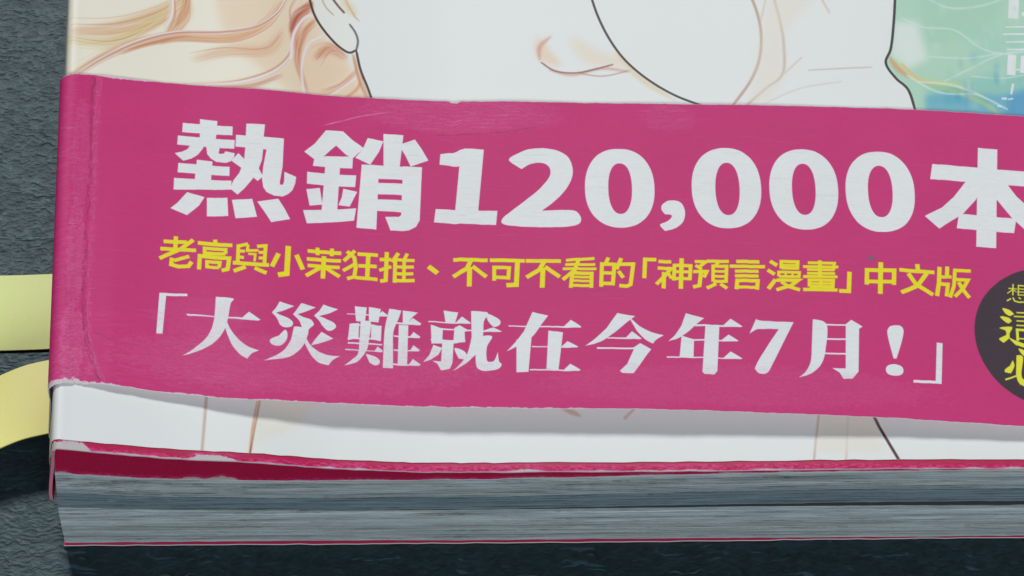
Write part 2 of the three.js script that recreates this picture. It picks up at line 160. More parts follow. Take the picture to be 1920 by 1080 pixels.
const ART = [
  ['F', '#f7efdb', .9, 0.00, 0.72, '-131 -6472 L2952 -6765 L3230 -6089 L3571 -5727 L3845 -5083 L3508 -5102 L-81 -5076'],
  ['F', '#f0d3b2', .7, 0.00, 1.01, '1873 -6595 L3054 -6699 L3298 -6018 L3571 -5727 L3811 -5119 L2972 -5087 L2431 -5535 L2021 -5899'],
  ['F', '#f2d5b8', .8, 0.00, 0.72, '2960 -6057 L3503 -5723 L3845 -5121 L2972 -5125'],
  ['S', '#e3b98f', .8, 1.87, 0.65, '95 -5784 L686 -5906 L1211 -6183 L1538 -6491'],
  ['S', '#dcc273', .5, 1.44, 0.65, '33 -5653 L626 -5696 L1147 -6058 L1408 -6322'],
  ['S', '#e0b07c', .75, 1.44, 0.50, '1503 -6567 L1530 -6255 L1415 -6009 L1221 -5755'],
  ['S', '#c8743f', .75, 0.65, 0.29, '1550 -6571 L1529 -6294 L1428 -6026'],
  ['S', '#f1ecec', .9, 0.58, 0.22, '1349 -6551 L1357 -6199 L1270 -5955'],
  ['S', '#d6905a', .75, 0.94, 0.36, '104 -5136 L566 -5518 L989 -5743 L1418 -5869 L2155 -5922 L2555 -6169 L2752 -6504'],
  ['S', '#c46a3a', .5, 0.43, 0.22, '729 -5555 L1023 -5716 L1418 -5869 L1618 -5919'],
  ['S', '#f3eef4', 1, 0.43, 0.11, '118 -5107 L502 -5448 L956 -5754 L1417 -5932 L2019 -5992 L2422 -6096 L2688 -6324 L2851 -6674'],
  ['S', '#e2ad86', .6, 1.30, 0.58, '1626 -5561 L2025 -5704 L2561 -5779 L2758 -6073'],
  ['S', '#f1e8ee', .9, 0.43, 0.14, '1534 -5182 L2234 -5274 L2666 -5478 L2864 -5733 L2893 -6049 L2856 -6359 L2987 -6651'],
  ['S', '#e0b4a0', .7, 0.86, 0.36, '1635 -5137 L2369 -5221 L2768 -5411'],
  ['S', '#d9805c', .7, 1.01, 0.36, '2964 -5745 L2907 -6051 L3057 -6423 L3171 -6555'],
  ['S', '#b0503a', .75, 0.94, 0.29, '2860 -6045 L2931 -6289 L3124 -6510'],
  ['S', '#c9744b', .7, 0.72, 0.29, '3071 -5214 L2952 -5666 L3028 -6066 L3174 -6279'],
  ['S', '#f3eaf2', 1, 0.36, 0.11, '2865 -5655 L2907 -6051 L3059 -6305 L3173 -6334'],
  ['S', '#f3eaf2', .9, 0.29, 0.11, '3053 -5058 L3006 -5595 L3097 -5917 L3270 -6047'],
  ['S', '#cf7f58', .6, 1.30, 0.50, '3166 -5691 L3367 -5868 L3571 -5727'],
  ['S', '#e0a48c', .6, 0.58, 0.29, '3239 -5194 L3506 -5334 L3720 -5580'],
  ['S', '#f3eaf2', .9, 0.29, 0.14, '3240 -5078 L3507 -5295 L3741 -5503'],
  ['S', '#d98a66', .6, 0.36, 0.14, '3541 -5143 L3709 -5307 L3775 -5505'],
  ['S', '#cf7f45', .8, 0.50, 0.22, '3651 -5810 L3748 -5426 L3872 -5084'],
  ['F', '#f0efe9', 1, 0.00, 0.14, '3088 -6703 L3228 -6207 L3502 -5864 L3651 -5833 L3717 -6049 L3634 -6358 L3495 -6745'],
  ['S', '#e6dcb4', .8, 1.15, 0.43, '3495 -6705 L3599 -6475 L3688 -6362'],
  ['S', '#43302c', 1, 0.29, 0.04, '3061 -6700 L3159 -6333 L3311 -6082 L3502 -5879 L3610 -5823 L3691 -5867'],
  ['S', '#6b4a3a', .9, 0.29, 0.06, '3304 -6728 L3442 -6519 L3538 -6400'],
  ['S', '#c9a27c', .8, 0.18, 0.06, '3224 -6640 L3307 -6459 L3403 -6358'],
  ['S', '#55545a', .9, 0.25, 0.06, '3600 -6246 L3676 -6125 L3711 -6001 L3691 -5859'],
  ['S', '#3f302e', 1, 0.29, 0.04, '3691 -5859 L3747 -5582 L3843 -5315 L3912 -5086'],
  ['S', '#efd3b6', .75, 1.58, 0.65, '6018 -6093 L6083 -5858 L6285 -5685'],
  ['S', '#f0e0c8', .7, 2.02, 0.86, '6427 -6091 L6695 -5815 L7169 -5711'],
  ['S', '#dc9c8c', .75, 0.50, 0.22, '6182 -6124 L6030 -5952 L6028 -5748'],
  ['S', '#d8a48e', .7, 0.36, 0.18, '6149 -5623 L6419 -5543 L6828 -5635 L7167 -5586'],
  ['S', '#8a5a50', .85, 0.22, 0.07, '6041 -5733 L6216 -5607 L6488 -5574 L6760 -5635 L6965 -5696'],
  ['S', '#b98a78', .7, 0.18, 0.07, '6488 -5574 L6826 -5526 L7208 -5617'],
  ['S', '#ecd9b8', .8, 0.65, 0.29, '6969 -5892 L7301 -5491 L7768 -5146'],
  ['S', '#3a2c2c', 1, 0.29, 0.04, '6669 -6801 L6786 -6389 L6944 -6026 L7142 -5726 L7436 -5444 L7770 -5223 L8239 -5024'],
  ['S', '#bf9c86', .85, 0.36, 0.11, '8711 -6780 L8811 -6477 L8862 -6145 L8829 -5753 L8711 -5443 L8456 -5059'],
  ['S', '#c8a890', .75, 0.36, 0.11, '9012 -6775 L9107 -6330 L9147 -5905 L9107 -5514 L8897 -5323 L8618 -5056'],
  ['S', '#d9c4b0', .6, 0.29, 0.11, '8971 -6775 L8860 -6302'],
  ['S', '#d9c0aa', .6, 0.22, 0.11, '9374 -5776 L9134 -5529'],
  ['S', '#c9a79c', .6, 0.18, 0.07, '9441 -5580 L9816 -5599 L10265 -5620'],
  ['S', '#d6c0b4', .5, 0.18, 0.11, '8849 -5091 L9330 -5316 L9876 -5412'],
  ['S', '#d8c3b0', .6, 0.29, 0.11, '9625 -6687 L9752 -6416'],
  ['F', '#eee4d6', .6, 0.00, 1.15, '8971 -6775 L9655 -6766 L9155 -6140 L9131 -5436 L8918 -5129 L8645 -5056 L8800 -5676'],
  ['F', '#b6dcc6', 1, 0.00, 0.11, '10618 -6840 L10566 -6286 L10506 -5854 L10451 -5674 L10583 -5424 L10712 -5284 L10790 -4919 L13363 -4722 L13502 -6836'],
  ['F', '#a8d6bb', .55, 0.00, 1.01, '10893 -6840 L12128 -6839 L11748 -6127 L10985 -5892'],
  ['F', '#a9d9c6', .6, 0.00, 1.01, '11406 -6128 L12723 -6441 L12652 -5265 L11782 -5501'],
  ['F', '#86c8c0', .7, 0.00, 1.01, '10959 -5346 L11714 -5501 L12671 -5577 L12643 -5110 L10948 -5113'],
  ['F', '#5cabd0', .7, 0.00, 0.65, '10919 -5206 L11362 -5252 L11902 -5205 L12179 -5305 L13404 -5342 L13353 -4568 L10896 -4726'],
  ['F', '#5fb4c6', .7, 0.00, 0.36, '11161 -5307 L11367 -5345 L11421 -5074 L11150 -5074'],
  ['F', '#4b98cb', .6, 0.00, 0.58, '11969 -5189 L12451 -5305 L12620 -4724 L11882 -4841'],
  ['F', '#e6efe9', .9, 0.00, 0.86, '10560 -6286 L10867 -6286 L10978 -5736 L10698 -5580 L10491 -5815'],
  ['S', '#cfdc9a', .8, 0.72, 0.29, '10535 -5736 L10828 -5439 L11300 -5361 L11696 -5151'],
  ['S', '#e3a06a', .8, 0.58, 0.25, '10476 -5783 L10577 -5611 L10733 -5455'],
  ['S', '#e8c68f', .9, 0.36, 0.14, '10635 -5674 L10829 -5455 L11029 -5377'],
  ['S', '#aacf8c', .8, 0.58, 0.22, '10793 -5424 L11228 -5283 L11626 -5112 L11885 -4895'],
  ['S', '#d8ece6', .75, 0.25, 0.12, '10665 -6349 L10932 -6207 L11339 -6159 L11667 -5892 L11935 -5813 L12278 -5851'],
  ['S', '#d8ece6', .75, 0.25, 0.12, '10986 -6641 L11287 -6491 L11700 -6522 L12120 -6680'],
  ['S', '#d8ece6', .7, 0.25, 0.12, '10979 -5767 L11523 -5751 L11936 -5829'],
  ['S', '#d8ece6', .7, 0.25, 0.12, '11166 -5408 L11515 -5595 L11866 -5782 L12280 -5891'],
  ['S', '#e2f0ec', .8, 0.25, 0.12, '10826 -5408 L11299 -5345 L11696 -5159 L11959 -4995'],
  ['S', '#e2f0ec', .7, 0.25, 0.12, '10695 -5502 L11091 -5252 L11564 -5221'],
  ['S', '#dcefe8', .6, 0.22, 0.07, '11510 -5485 L11916 -5454 L12259 -5515'],
  ['S', '#2c2826', 1, 0.32, 0.04, '10608 -6761 L10566 -6286 L10507 -5877 L10438 -5682 L10557 -5455 L10699 -5299 L10791 -4943'],
  ['B', '#eef0f4', 1, 1.30, 0.04, '12138 -6759 L12100 -6332'],
  ['B', '#eef0f4', 1, 0.58, 0.04, '12213 -6395 L12447 -6410'],
  ['B', '#eef0f4', 1, 0.22, 0.04, '11998 -6206 L12436 -6213'],
  ['B', '#eef0f4', 1, 0.22, 0.04, '11958 -6099 L12429 -6106'],
  ['B', '#eef0f4', 1, 0.22, 0.04, '11986 -5985 L12423 -5992'],
  ['B', '#eef0f4', 1, 0.22, 0.04, '11993 -5875 L12416 -5882'],
  ['B', '#eef0f4', 1, 1.08, 0.04, '12057 -5797 L12027 -5500'],
  ['B', '#eef0f4', 1, 0.72, 0.04, '12206 -5781 L12178 -5531'],
  ['B', '#eef0f4', 1, 0.22, 0.04, '12059 -5578 L12399 -5585'],
  ['B', '#f3f4f6', .9, 0.29, 0.06, '12047 -5375 L12012 -5220'],
  ['B', '#f3f4f6', .9, 0.36, 0.06, '11886 -5158 L11954 -5158'],
  ['B', '#f3f4f6', .9, 0.22, 0.06, '11826 -5050 L11880 -5042'],
  ['B', '#f3f4f6', .9, 0.22, 0.06, '11967 -5143 L12035 -5158'],
  ['S', '#c9a898', .75, 0.36, 0.11, '1910 -934 L1892 -573 L1862 144'],
  ['S', '#8f5a35', .95, 0.43, 0.07, '2570 -934 L2499 -532 L2433 152'],
  ['S', '#d4a79a', .7, 0.58, 0.22, '6225 -864 L6486 -732'],
  ['S', '#d4a79a', .6, 0.36, 0.14, '7142 -836 L7009 -692'],
  ['S', '#cdb0a4', .75, 0.29, 0.09, '9406 -773 L9370 -484 L9310 91'],
  ['S', '#d6c0b6', .6, 0.29, 0.09, '9758 -733 L9706 95'],
  ['S', '#4a2b2a', 1, 0.36, 0.06, '10060 -731 L10178 -441 L10378 64'],
  ['F', '#efe8da', .6, 0.00, 0.72, '2506 -893 L3283 -928 L3028 -507 L2487 -101'],
  ['F', '#efe6d8', .6, 0.00, 0.72, '9433 -772 L10084 -694 L10190 -117 L9343 -124'],
];
// ---------------------------------------------------------------- the desk
{
  const W = 1024, TILE = 64;                         // one tile of grain is 64 mm
  const g = new Float32Array(W * W), fleck = new Float32Array(W * W);
  for (let y = 0; y < W; y++) for (let x = 0; x < W; x++) {
    const u = x / W, v = y / W, w1 = noise(u * 20, v * 20, 5, 20, 20) - 0.5, w2 = noise(u * 60, v * 60, 6, 60, 60) - 0.5;
    const a = noise(u * 44 + w2 * 0.8, v * 112 + w1 * 1.6 + w2 * 1.2, 1, 44, 112), b = noise(u * 100 + w1, v * 230 + w1 * 2 + w2 * 2, 2, 100, 230), c = noise(u * 260, v * 460, 3, 260, 460);
    g[y * W + x] = 0.4 * a + 0.42 * b + 0.18 * c;
    fleck[y * W + x] = smooth(0.7, 0.9, noise(u * 34 + v * 8 + w2 * 0.5, v * 200 + w1 * 2.2 + w2 * 2, 11, 34, 200)) * smooth(0.4, 0.75, noise(u * 22, v * 60, 12, 22, 60));
  }
  const map = field(W, W, (x, y) => { const h = g[y * W + x], p = noise(x / W * 9, y / W * 9, 8, 9, 9) - 0.5, k = 0.92 + 0.6 * (h - 0.5) + 0.08 * p + 0.6 * fleck[y * W + x], q = noise(x / W * 44, y / W * 60, 14, 44, 60) - 0.5; return [(0.142 - 0.015 * q) * k, (0.206 + 0.012 * q) * k, 0.234 * k]; }, THREE.RepeatWrapping, true);
  const bump = field(W, W, (x, y) => 0.75 * g[y * W + x] + 0.25 * fleck[y * W + x]), rough = field(W, W, (x, y) => 0.54 - 0.12 * g[y * W + x]);
  const slab = new RoundedBoxGeometry(1.6, 0.03, 0.9, 3, 0.004);
  slab.translate(0.1, -0.015, -0.1);
  const p = slab.attributes.position, uv = slab.attributes.uv;
  for (let i = 0; i < p.count; i++) uv.setXY(i, p.getX(i) / (TILE * MM), -p.getZ(i) / (TILE * MM));
  const desk = new THREE.Mesh(slab, new THREE.MeshPhysicalMaterial({ map, specularIntensity: 0.85, specularColor: new THREE.Color(0.8, 1, 1.04), bumpMap: bump, bumpScale: 0.00015, roughnessMap: rough, roughness: 1 }));
  desk.name = 'desk'; desk.receiveShadow = true;
  desk.userData = { label: 'dark blue grey desk top with a fine wrinkled grain under the book', category: 'desk', kind: 'structure' };
  scene.add(desk);
}

// ---------------------------------------------------------------- the lie of the book's covers
const coverTop = curve([1, 15.6, 25.2, 35.5, 50, 77, 98, 119, 148], [28.9, 25.65, 24.4, 22.4, 21.2, 21.07, 21.3, 21.1, 20.8]);
const pagesTop = curve([0, 15, 35, 50, 77, 98, 119, 148], [21.3, 19.2, 18.5, 18.55, 19.5, 20.15, 20.2, 20.0]);
const DEPTH = -210, RIGHT = 148;
// the spine's outline below the fold of the front cover
function spineLine(off, top) {
  const pts = [[2.2, coverTop(2.2) + top], [1.35, coverTop(1) - 0.02 + top], [0.85 - off * 0.8, 28.45 + top], [0.64 - off, 27.5], [0.3 - off, 24], [-0.35 - off, 19], [-0.72 - off, 15], [-0.6 - off, 12.4], [-0.42 - off, 9], [-0.34 - off, 5], [-0.34 - off, 0.7]].map(([x, y]) => new THREE.Vector3(x, y, 0));
  return new THREE.CatmullRomCurve3(pts, false, 'centripetal');
}
// a point of a wrap at distance a: a is x on the front, and runs on past the fold down the spine
function wrap(off, top) {
  const line = spineLine(off, top), len = line.getLength(), p = new THREE.Vector3();
  return { end: 2.2 - len, at: (a) => { if (a >= 2.2) return [a, coverTop(a) + top]; line.getPointAt(clamp((2.2 - a) / len, 0, 1), p); return [p.x, p.y]; } };
}
const wrapSpans = (w) => [...span(w.end, 2.2, 46), ...span(2.2, 60, 58).slice(1), ...span(60, RIGHT, 44).slice(1)];
const rough1 = (x, s) => noise(x * 0.7, 3, s) * 0.5 + noise(x * 2.3, 3, s + 1) * 0.3 + noise(x * 6, 3, s + 2) * 0.2 - 0.5;

// ---------------------------------------------------------------- print and wear
const PX = 13.65, X0 = -2;                          // pixels per millimetre, left end of the printed front
const INK = { W: '#f1f2f3', S: '#eef0f2', Y: '#f8ea20', B: '#f2ee40' };
const pen = (c, k, ox, oy) => ({ m: (x, y) => c.moveTo((x / 100 + ox) * k, (y / 100 + oy) * k), l: (x, y) => c.lineTo((x / 100 + ox) * k, (y / 100 + oy) * k) });
const pairs = (s) => s.split(/ ?L ?/).map((p) => p.trim().split(' ').map(Number));
// outline through points, rounded between corners; a '/' closes a corner
function roundOutline(c, text, k, ox, oy) {
  const pts = [];
  for (const t of text.split(' L').flatMap((p) => p.split(/(?= \/)/))) { const q = t.trim(); if (q.startsWith('/')) { if (pts.length) pts[pts.length - 1].corner = true; const rest = q.slice(1).trim(); if (rest) { const [x, y] = rest.split(' ').map(Number); pts.push({ x, y }); } } else if (q) { const [x, y] = q.split(' ').map(Number); pts.push({ x, y }); } }
  const n = pts.length, X = (p) => (p.x / 100 + ox) * k, Y = (p) => (p.y / 100 + oy) * k;
  c.beginPath(); c.moveTo(X(pts[0]), Y(pts[0]));
  for (let i = 0; i < n; i++) {
    const p0 = pts[(i + n - 1) % n], p1 = pts[i], p2 = pts[(i + 1) % n], p3 = pts[(i + 2) % n], t = 1 / 6;
    const ax = p1.corner ? 0 : (X(p2) - X(p0)) * t, ay = p1.corner ? 0 : (Y(p2) - Y(p0)) * t, bx = p2.corner ? 0 : (X(p3) - X(p1)) * t, by = p2.corner ? 0 : (Y(p3) - Y(p1)) * t;
    c.bezierCurveTo(X(p1) + ax, Y(p1) + ay, X(p2) - bx, Y(p2) - by, X(p2), Y(p2));
  }
  c.closePath(); c.fill();
}
function ring(c, cx, cy, rx, ry, n = 2.25) { for (let i = 0; i <= 72; i++) { const a = i / 72 * Math.PI * 2, s = Math.sin(a), o = Math.cos(a), x = cx + rx * Math.sign(o) * Math.abs(o) ** (2 / n), y = cy + ry * Math.sign(s) * Math.abs(s) ** (2 / n); i ? c.lineTo(x, y) : c.moveTo(x, y); } c.closePath(); }
function printGlyph(c, kind, text, k, ox, oy) {
  c.fillStyle = c.strokeStyle = INK[kind]; c.lineJoin = 'miter'; c.lineCap = 'butt';
  for (const s of text.split(';')) {
    const body = s.slice(1);
    if (s[0] === 'P') { const q = pen(c, k, ox, oy); c.beginPath(); pairs(body).forEach(([x, y], i) => (i ? q.l : q.m)(x, y)); c.closePath(); c.fill(); }
    if (s[0] === 'K') roundOutline(c, body, k, ox, oy);
    if (s[0] === 'S') { const i = body.indexOf(','), q = pen(c, k, ox, oy); c.lineWidth = body.slice(0, i) / 100 * k; c.beginPath(); pairs(body.slice(i + 1)).forEach(([x, y], j) => (j ? q.l : q.m)(x, y)); c.stroke(); }
    if (s[0] === 'O') { const v = body.split(' ').map((n) => n / 100 * k); c.beginPath(); ring(c, v[0] + ox * k, v[1] + oy * k, v[2], v[3]); if (v[6]) ring(c, v[4] + ox * k, v[5] + oy * k, v[6], v[7]); c.fill('evenodd'); }
  }
}
// fine speckle and rubbed fibres over a printed canvas
function speckle(c, w, h, amount, seed) {
  const im = c.getImageData(0, 0, w, h), d = im.data;
  for (let y = 0; y < h; y++) for (let x = 0; x < w; x++) {
    const n = (noise(x / 14, y / 2.2, seed) - 0.5) * 0.5 + (noise(x / 5, y / 1.6, seed + 1) - 0.5) * 0.5 + (noise(x / 90, y / 60, seed + 2) - 0.5) * 0.5, o = (y * w + x) * 4;
    for (let q = 0; q < 3; q++) d[o + q] = clamp(d[o + q] * (1 + amount * n), 0, 255);
  }
  c.putImageData(im, 0, 0);
}
function rub(c, k, ox, oy, x, y, rx, ry, n, color, alpha, seed, long = 1.6) {   // many short pale scratches in a patch
  const r = rng(seed); c.strokeStyle = color; c.lineCap = 'round';
  for (let i = 0; i < n; i++) {
    const a = r() * 6.283, q = Math.sqrt(r()), px = x + Math.cos(a) * q * rx, py = y + Math.sin(a) * q * ry, l = long * (0.3 + r());
    c.globalAlpha = alpha * (0.3 + 0.7 * r()); c.lineWidth = (0.03 + 0.08 * r()) * k;
    c.beginPath(); c.moveTo((px - l / 2 + ox) * k, (py + oy) * k); c.lineTo((px + l / 2 + ox) * k, (py + (r() - 0.5) * 0.25 + oy) * k); c.stroke();
  }
  c.globalAlpha = 1;
}
const paperBump = field(512, 512, (x, y) => 0.5 * noise(x / 512 * 128, y / 512 * 256, 31, 128, 256) + 0.3 * noise(x / 512 * 40, y / 512 * 40, 32, 40, 40) + 0.2 * noise(x / 512 * 256, y / 512 * 256, 33, 256, 256));
const whitePaper = new THREE.MeshStandardMaterial({ color: new THREE.Color(0.7, 0.7, 0.68), roughness: 0.85 });

// ---------------------------------------------------------------- the book
const book = thing('paperback_book', 'thick white paperback with crimson inner cover and grey page edges lying on the desk', 'book', [RIGHT / 2, 0, -105]);
const RED = [0.52, 0.022, 0.09];
function wornSheenRed(seed, spots, base) {                      // red board, paper showing through and a bright highlight painted along its front edge (v = 1 at the edge), 3 mm deep
  return field(2048, 96, (x, y) => {
    const mm = x / 2048 * 160 - 10, d = (95 - y) / 95 * 3, n = noise(mm * 1.3, d * 2.5, seed) * 0.5 + noise(mm * 4, d * 6, seed + 1) * 0.3 + noise(mm * 12, d * 14, seed + 2) * 0.2;
    let reach = 0.02 + 0.22 * noise(mm * 0.4, 1, seed + 3);
    for (const [a, b, r] of spots) reach += r * smooth(a - 0.8, a + 0.8, mm) * (1 - smooth(b - 0.8, b + 0.8, mm));
    const white = smooth(0.0, 0.22, reach * (0.55 + 0.9 * n) - d * 0.9 + 0.02), pinkSheen = smooth(-0.5, 0.1, reach * (0.4 + n) + base * (0.6 + 1.4 * smooth(20, 45, mm) * smooth(118, 90, mm)) - d) * 0.75 * smooth(0.25, 0.7, 0.6 * noise(mm * 2.2, d * 7, seed + 5) + 0.4 * noise(mm * 9, d * 16, seed + 7));
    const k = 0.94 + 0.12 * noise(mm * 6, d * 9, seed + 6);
    const mix = (c, q) => lerp(lerp([0.73, 0.07, 0.3][c] * k, [0.93, 0.32, 0.6][c], pinkSheen), [0.8, 0.79, 0.78][c], white * 0.95) * 1;
    return [mix(0), mix(1), mix(2)];
  }, THREE.ClampToEdgeWrapping, true);
}
const redUv = (a, z) => [(a + 10) / 160, clamp(1 + z / 3, 0, 1)];
const redBoard = new THREE.MeshPhysicalMaterial({ map: wornSheenRed(41, [[-6, 4.8, 0.95], [17.5, 22.5, 0.5], [33, 34.5, 0.2], [57, 60, 0.2]], 0.25), roughness: 0.42 });
const boardEdge = new THREE.MeshStandardMaterial({ color: new THREE.Color(0.62, 0.58, 0.58), roughness: 0.9 });
const inkedEdge = new THREE.MeshStandardMaterial({ color: new THREE.Color(0.55, 0.16, 0.25), roughness: 0.8 });
const redInside = new THREE.MeshStandardMaterial({ color: new THREE.Color(...RED), roughness: 0.55 });
{
  const w = wrap(0, -0.13), front = (a) => 0.02 + 0.16 * rough1(a, 51);
  const zs = [DEPTH, -120, -60, -30, -12, -6, -3.6, -3, -1.5, -0.7, -0.3, 0];
  const shape = (a, z) => { const [x, y] = w.at(a), torn = (a < 0 ? 1 : 0) * smooth(13.9 + 0.5 * rough1(z * 3, 55), 12.6, y); return [x, y - 0.1 * smooth(-0.7, 0, z), z > -3.5 ? Math.min(z > -0.2 ? z + front(a) : z, lerp(1, -3.2 + z * 0.05, torn)) : z]; };
  const all = wrapSpans(w), fold = all.findIndex((a) => a >= 0.2);
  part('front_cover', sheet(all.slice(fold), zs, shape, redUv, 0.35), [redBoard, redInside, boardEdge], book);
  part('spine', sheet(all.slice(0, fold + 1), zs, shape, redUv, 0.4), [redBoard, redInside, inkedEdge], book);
  part('back_cover', sheet(span(-0.1, RIGHT, 80), zs, (a, z) => [a, 0.46 + 0.12 * smooth(20, 0, a), z > -0.2 ? 0.34 - 0.22 * smooth(55, 122, a) + 0.2 * rough1(a, 61) : z], redUv, 0.26), [redInside, redInside, boardEdge], book);
}
{
  const worn = new THREE.MeshStandardMaterial({ map: wornSheenRed(71, [[16.2, 18.2, 0.26], [19.4, 22.4, 0.34], [0, 2.5, 0.3]], 0), roughness: 0.6 });
  part('endpaper', sheet(span(0.55, RIGHT - 0.5, 150), [DEPTH + 1, -100, -40, -15, -8, -4, -2, -1, -0.4, 0], (a, z) => [a, pagesTop(a) + 0.14, z > -0.2 ? z - 0.02 + 0.12 * rough1(a, 81) : z], redUv, 0.16), [worn, redInside, boardEdge], book);
}
// the pages: sections of a few leaves each, every leaf with its own edge
{
  const LO = 0.62, N = 15, gap = (x) => 1.0 * smooth(40, 120, x), r = rng(7);
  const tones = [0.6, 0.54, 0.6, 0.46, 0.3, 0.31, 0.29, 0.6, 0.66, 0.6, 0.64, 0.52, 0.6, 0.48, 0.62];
  const xs = span(0.05, RIGHT - 1, 150), lean = (x, y) => x + 0.42 * smooth(10, 21, y) * smooth(20, 0, x);
  const level = (x, f) => { const top = pagesTop(x) - 0.03, h = top - LO, bend = f > 0.5 ? gap(x) * 0.45 * (1 - (f - 0.5) / 0.5) : -gap(x) * 0.55 * (f / 0.5); return LO + h * f + bend + 0.06 * (noise(x * 0.09, f * 40, 91) - 0.5) * (f > 0.02 && f < 0.98 ? 1 : 0); };
  const cuts = Array.from({ length: N + 1 }, (_, k) => 1 - k / N);
  cuts[7] = 0.5;
  for (let k = 0; k < N; k++) {
    const f1 = cuts[k], f0 = cuts[k + 1] + (k === 6 ? 0.0008 : 0), leaves = 6, geos = [], lift = (r() - 0.5) * 0.22 - (k >= 3 && k <= 6 ? 0.1 : 0);
    const zOf = [], open = [];
    for (let q = 0; q < leaves; q++) { zOf.push([lift + (r() - 0.5) * 0.24, r() * 100]); open.push(r() < 0.3 ? 0.03 : 0.004); }
    const pos = [], uv = [], idx = [];
    const strip = (A, B) => { const o = pos.length / 3; xs.forEach((x, i) => { const a = A(x), b = B(x); pos.push(lean(x, a[0]) * MM, a[0] * MM, a[1] * MM, lean(x, b[0]) * MM, b[0] * MM, b[1] * MM); uv.push(x / 40, a[0] / 10, x / 40, b[0] / 10); if (i) { const c = o + i * 2; idx.push(c - 2, c - 1, c, c, c - 1, c + 1); } }); };
    const z = (q, x) => zOf[q][0] + 0.16 * (noise(x * 0.12, zOf[q][1], 93) - 0.5) + 0.1 * (noise(x * 0.9, zOf[q][1], 94) - 0.5);
    for (let q = 0; q < leaves; q++) {
      const a = lerp(f1, f0, q / leaves), b = lerp(f1, f0, (q + 1) / leaves), t = open[q];
      strip((x) => [level(x, a) - t, -1.2], (x) => [level(x, a) - t, z(q, x) - 0.015]);
      strip((x) => [level(x, a) - t, z(q, x) - 0.015], (x) => [level(x, a) - t - 0.015, z(q, x)]);
      strip((x) => [level(x, a) - t - 0.015, z(q, x)], (x) => [level(x, b) + t, z(q, x)]);
      strip((x) => [level(x, b) + t, z(q, x)], (x) => [level(x, b) + t, -1.2]);
    }
    strip((x) => [level(x, f1) - 0.02, DEPTH + 1.5], (x) => [level(x, f1) - 0.02, -1.2]);
    strip((x) => [level(x, f0) + 0.02, -1.2], (x) => [level(x, f0) + 0.02, DEPTH + 1.5]);
    strip((x) => [level(x, f0) + 0.02, DEPTH + 1.5], (x) => [level(x, f1) - 0.02, DEPTH + 1.5]);
    for (const x of [xs[0], xs[xs.length - 1]]) { const o = pos.length / 3; for (const [f, zz] of [[f1, -0.25 + lift], [f0, -0.25 + lift], [f1, DEPTH + 1.5], [f0, DEPTH + 1.5]]) { pos.push(lean(x, level(x, f)) * MM, level(x, f) * MM, zz * MM); uv.push(zz / 40, f * 4); } x < 5 ? idx.push(o, o + 2, o + 1, o + 1, o + 2, o + 3) : idx.push(o, o + 1, o + 2, o + 1, o + 3, o + 2); }
    const g = new THREE.BufferGeometry();
    g.setAttribute('position', new THREE.Float32BufferAttribute(pos, 3)); g.setAttribute('uv', new THREE.Float32BufferAttribute(uv, 2)); g.setIndex(idx); g.computeVertexNormals();
    part('page_section', g, pageMaterial(tones[k], k), book);
  }
  part('gap_shade_sheet', sheet(span(30, RIGHT - 1.2, 110), [DEPTH + 2, -60, -8, -1.2, -0.1], (x, z) => [x, level(x, 0.5) + 0.05, z > -0.2 ? z + 0.1 * rough1(x, 97) : z], redUv, 0.05), new THREE.MeshStandardMaterial({ color: new THREE.Color(0.06, 0.065, 0.065), roughness: 0.8 }), book);  // dark sheet added in the gap to stand in for its shade
}
function pageMaterial(tone, k) {
  pageMaterial.map ??= field(1024, 512, (x, y) => {     // 40 mm by 10 mm: leaf edges, some darkened by ink that runs to the cut
    const u = x / 1024, v = y / 512 + 0.0025 * noise(u * 8, 1, 100, 8, 2), line = noise(u * 4, v * 56, 101, 4, 56) * 0.6 + noise(u * 16, v * 120, 102, 16, 120) * 0.4, ink = smooth(0.7, 0.8, noise(u * 5, v * 48, 104, 5, 48)) * smooth(0.42, 0.6, noise(u * 60, v * 96, 105, 60, 96)), pale = smooth(0.72, 0.85, noise(u * 3, v * 70, 106, 3, 70));
    return 0.84 + 0.28 * (line - 0.5) + 0.16 * (noise(u * 3, v * 24, 108, 3, 24) - 0.5) - 0.1 * ink + 0.14 * pale + 0.05 * (noise(u * 300, v * 200, 107, 300, 200) - 0.5);
  }, THREE.RepeatWrapping, true);
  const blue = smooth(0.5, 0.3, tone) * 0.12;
  return new THREE.MeshStandardMaterial({ map: pageMaterial.map, color: new THREE.Color(tone * (0.78 - blue), tone * 0.89, tone * (0.93 + blue)), roughness: 0.9 });
}
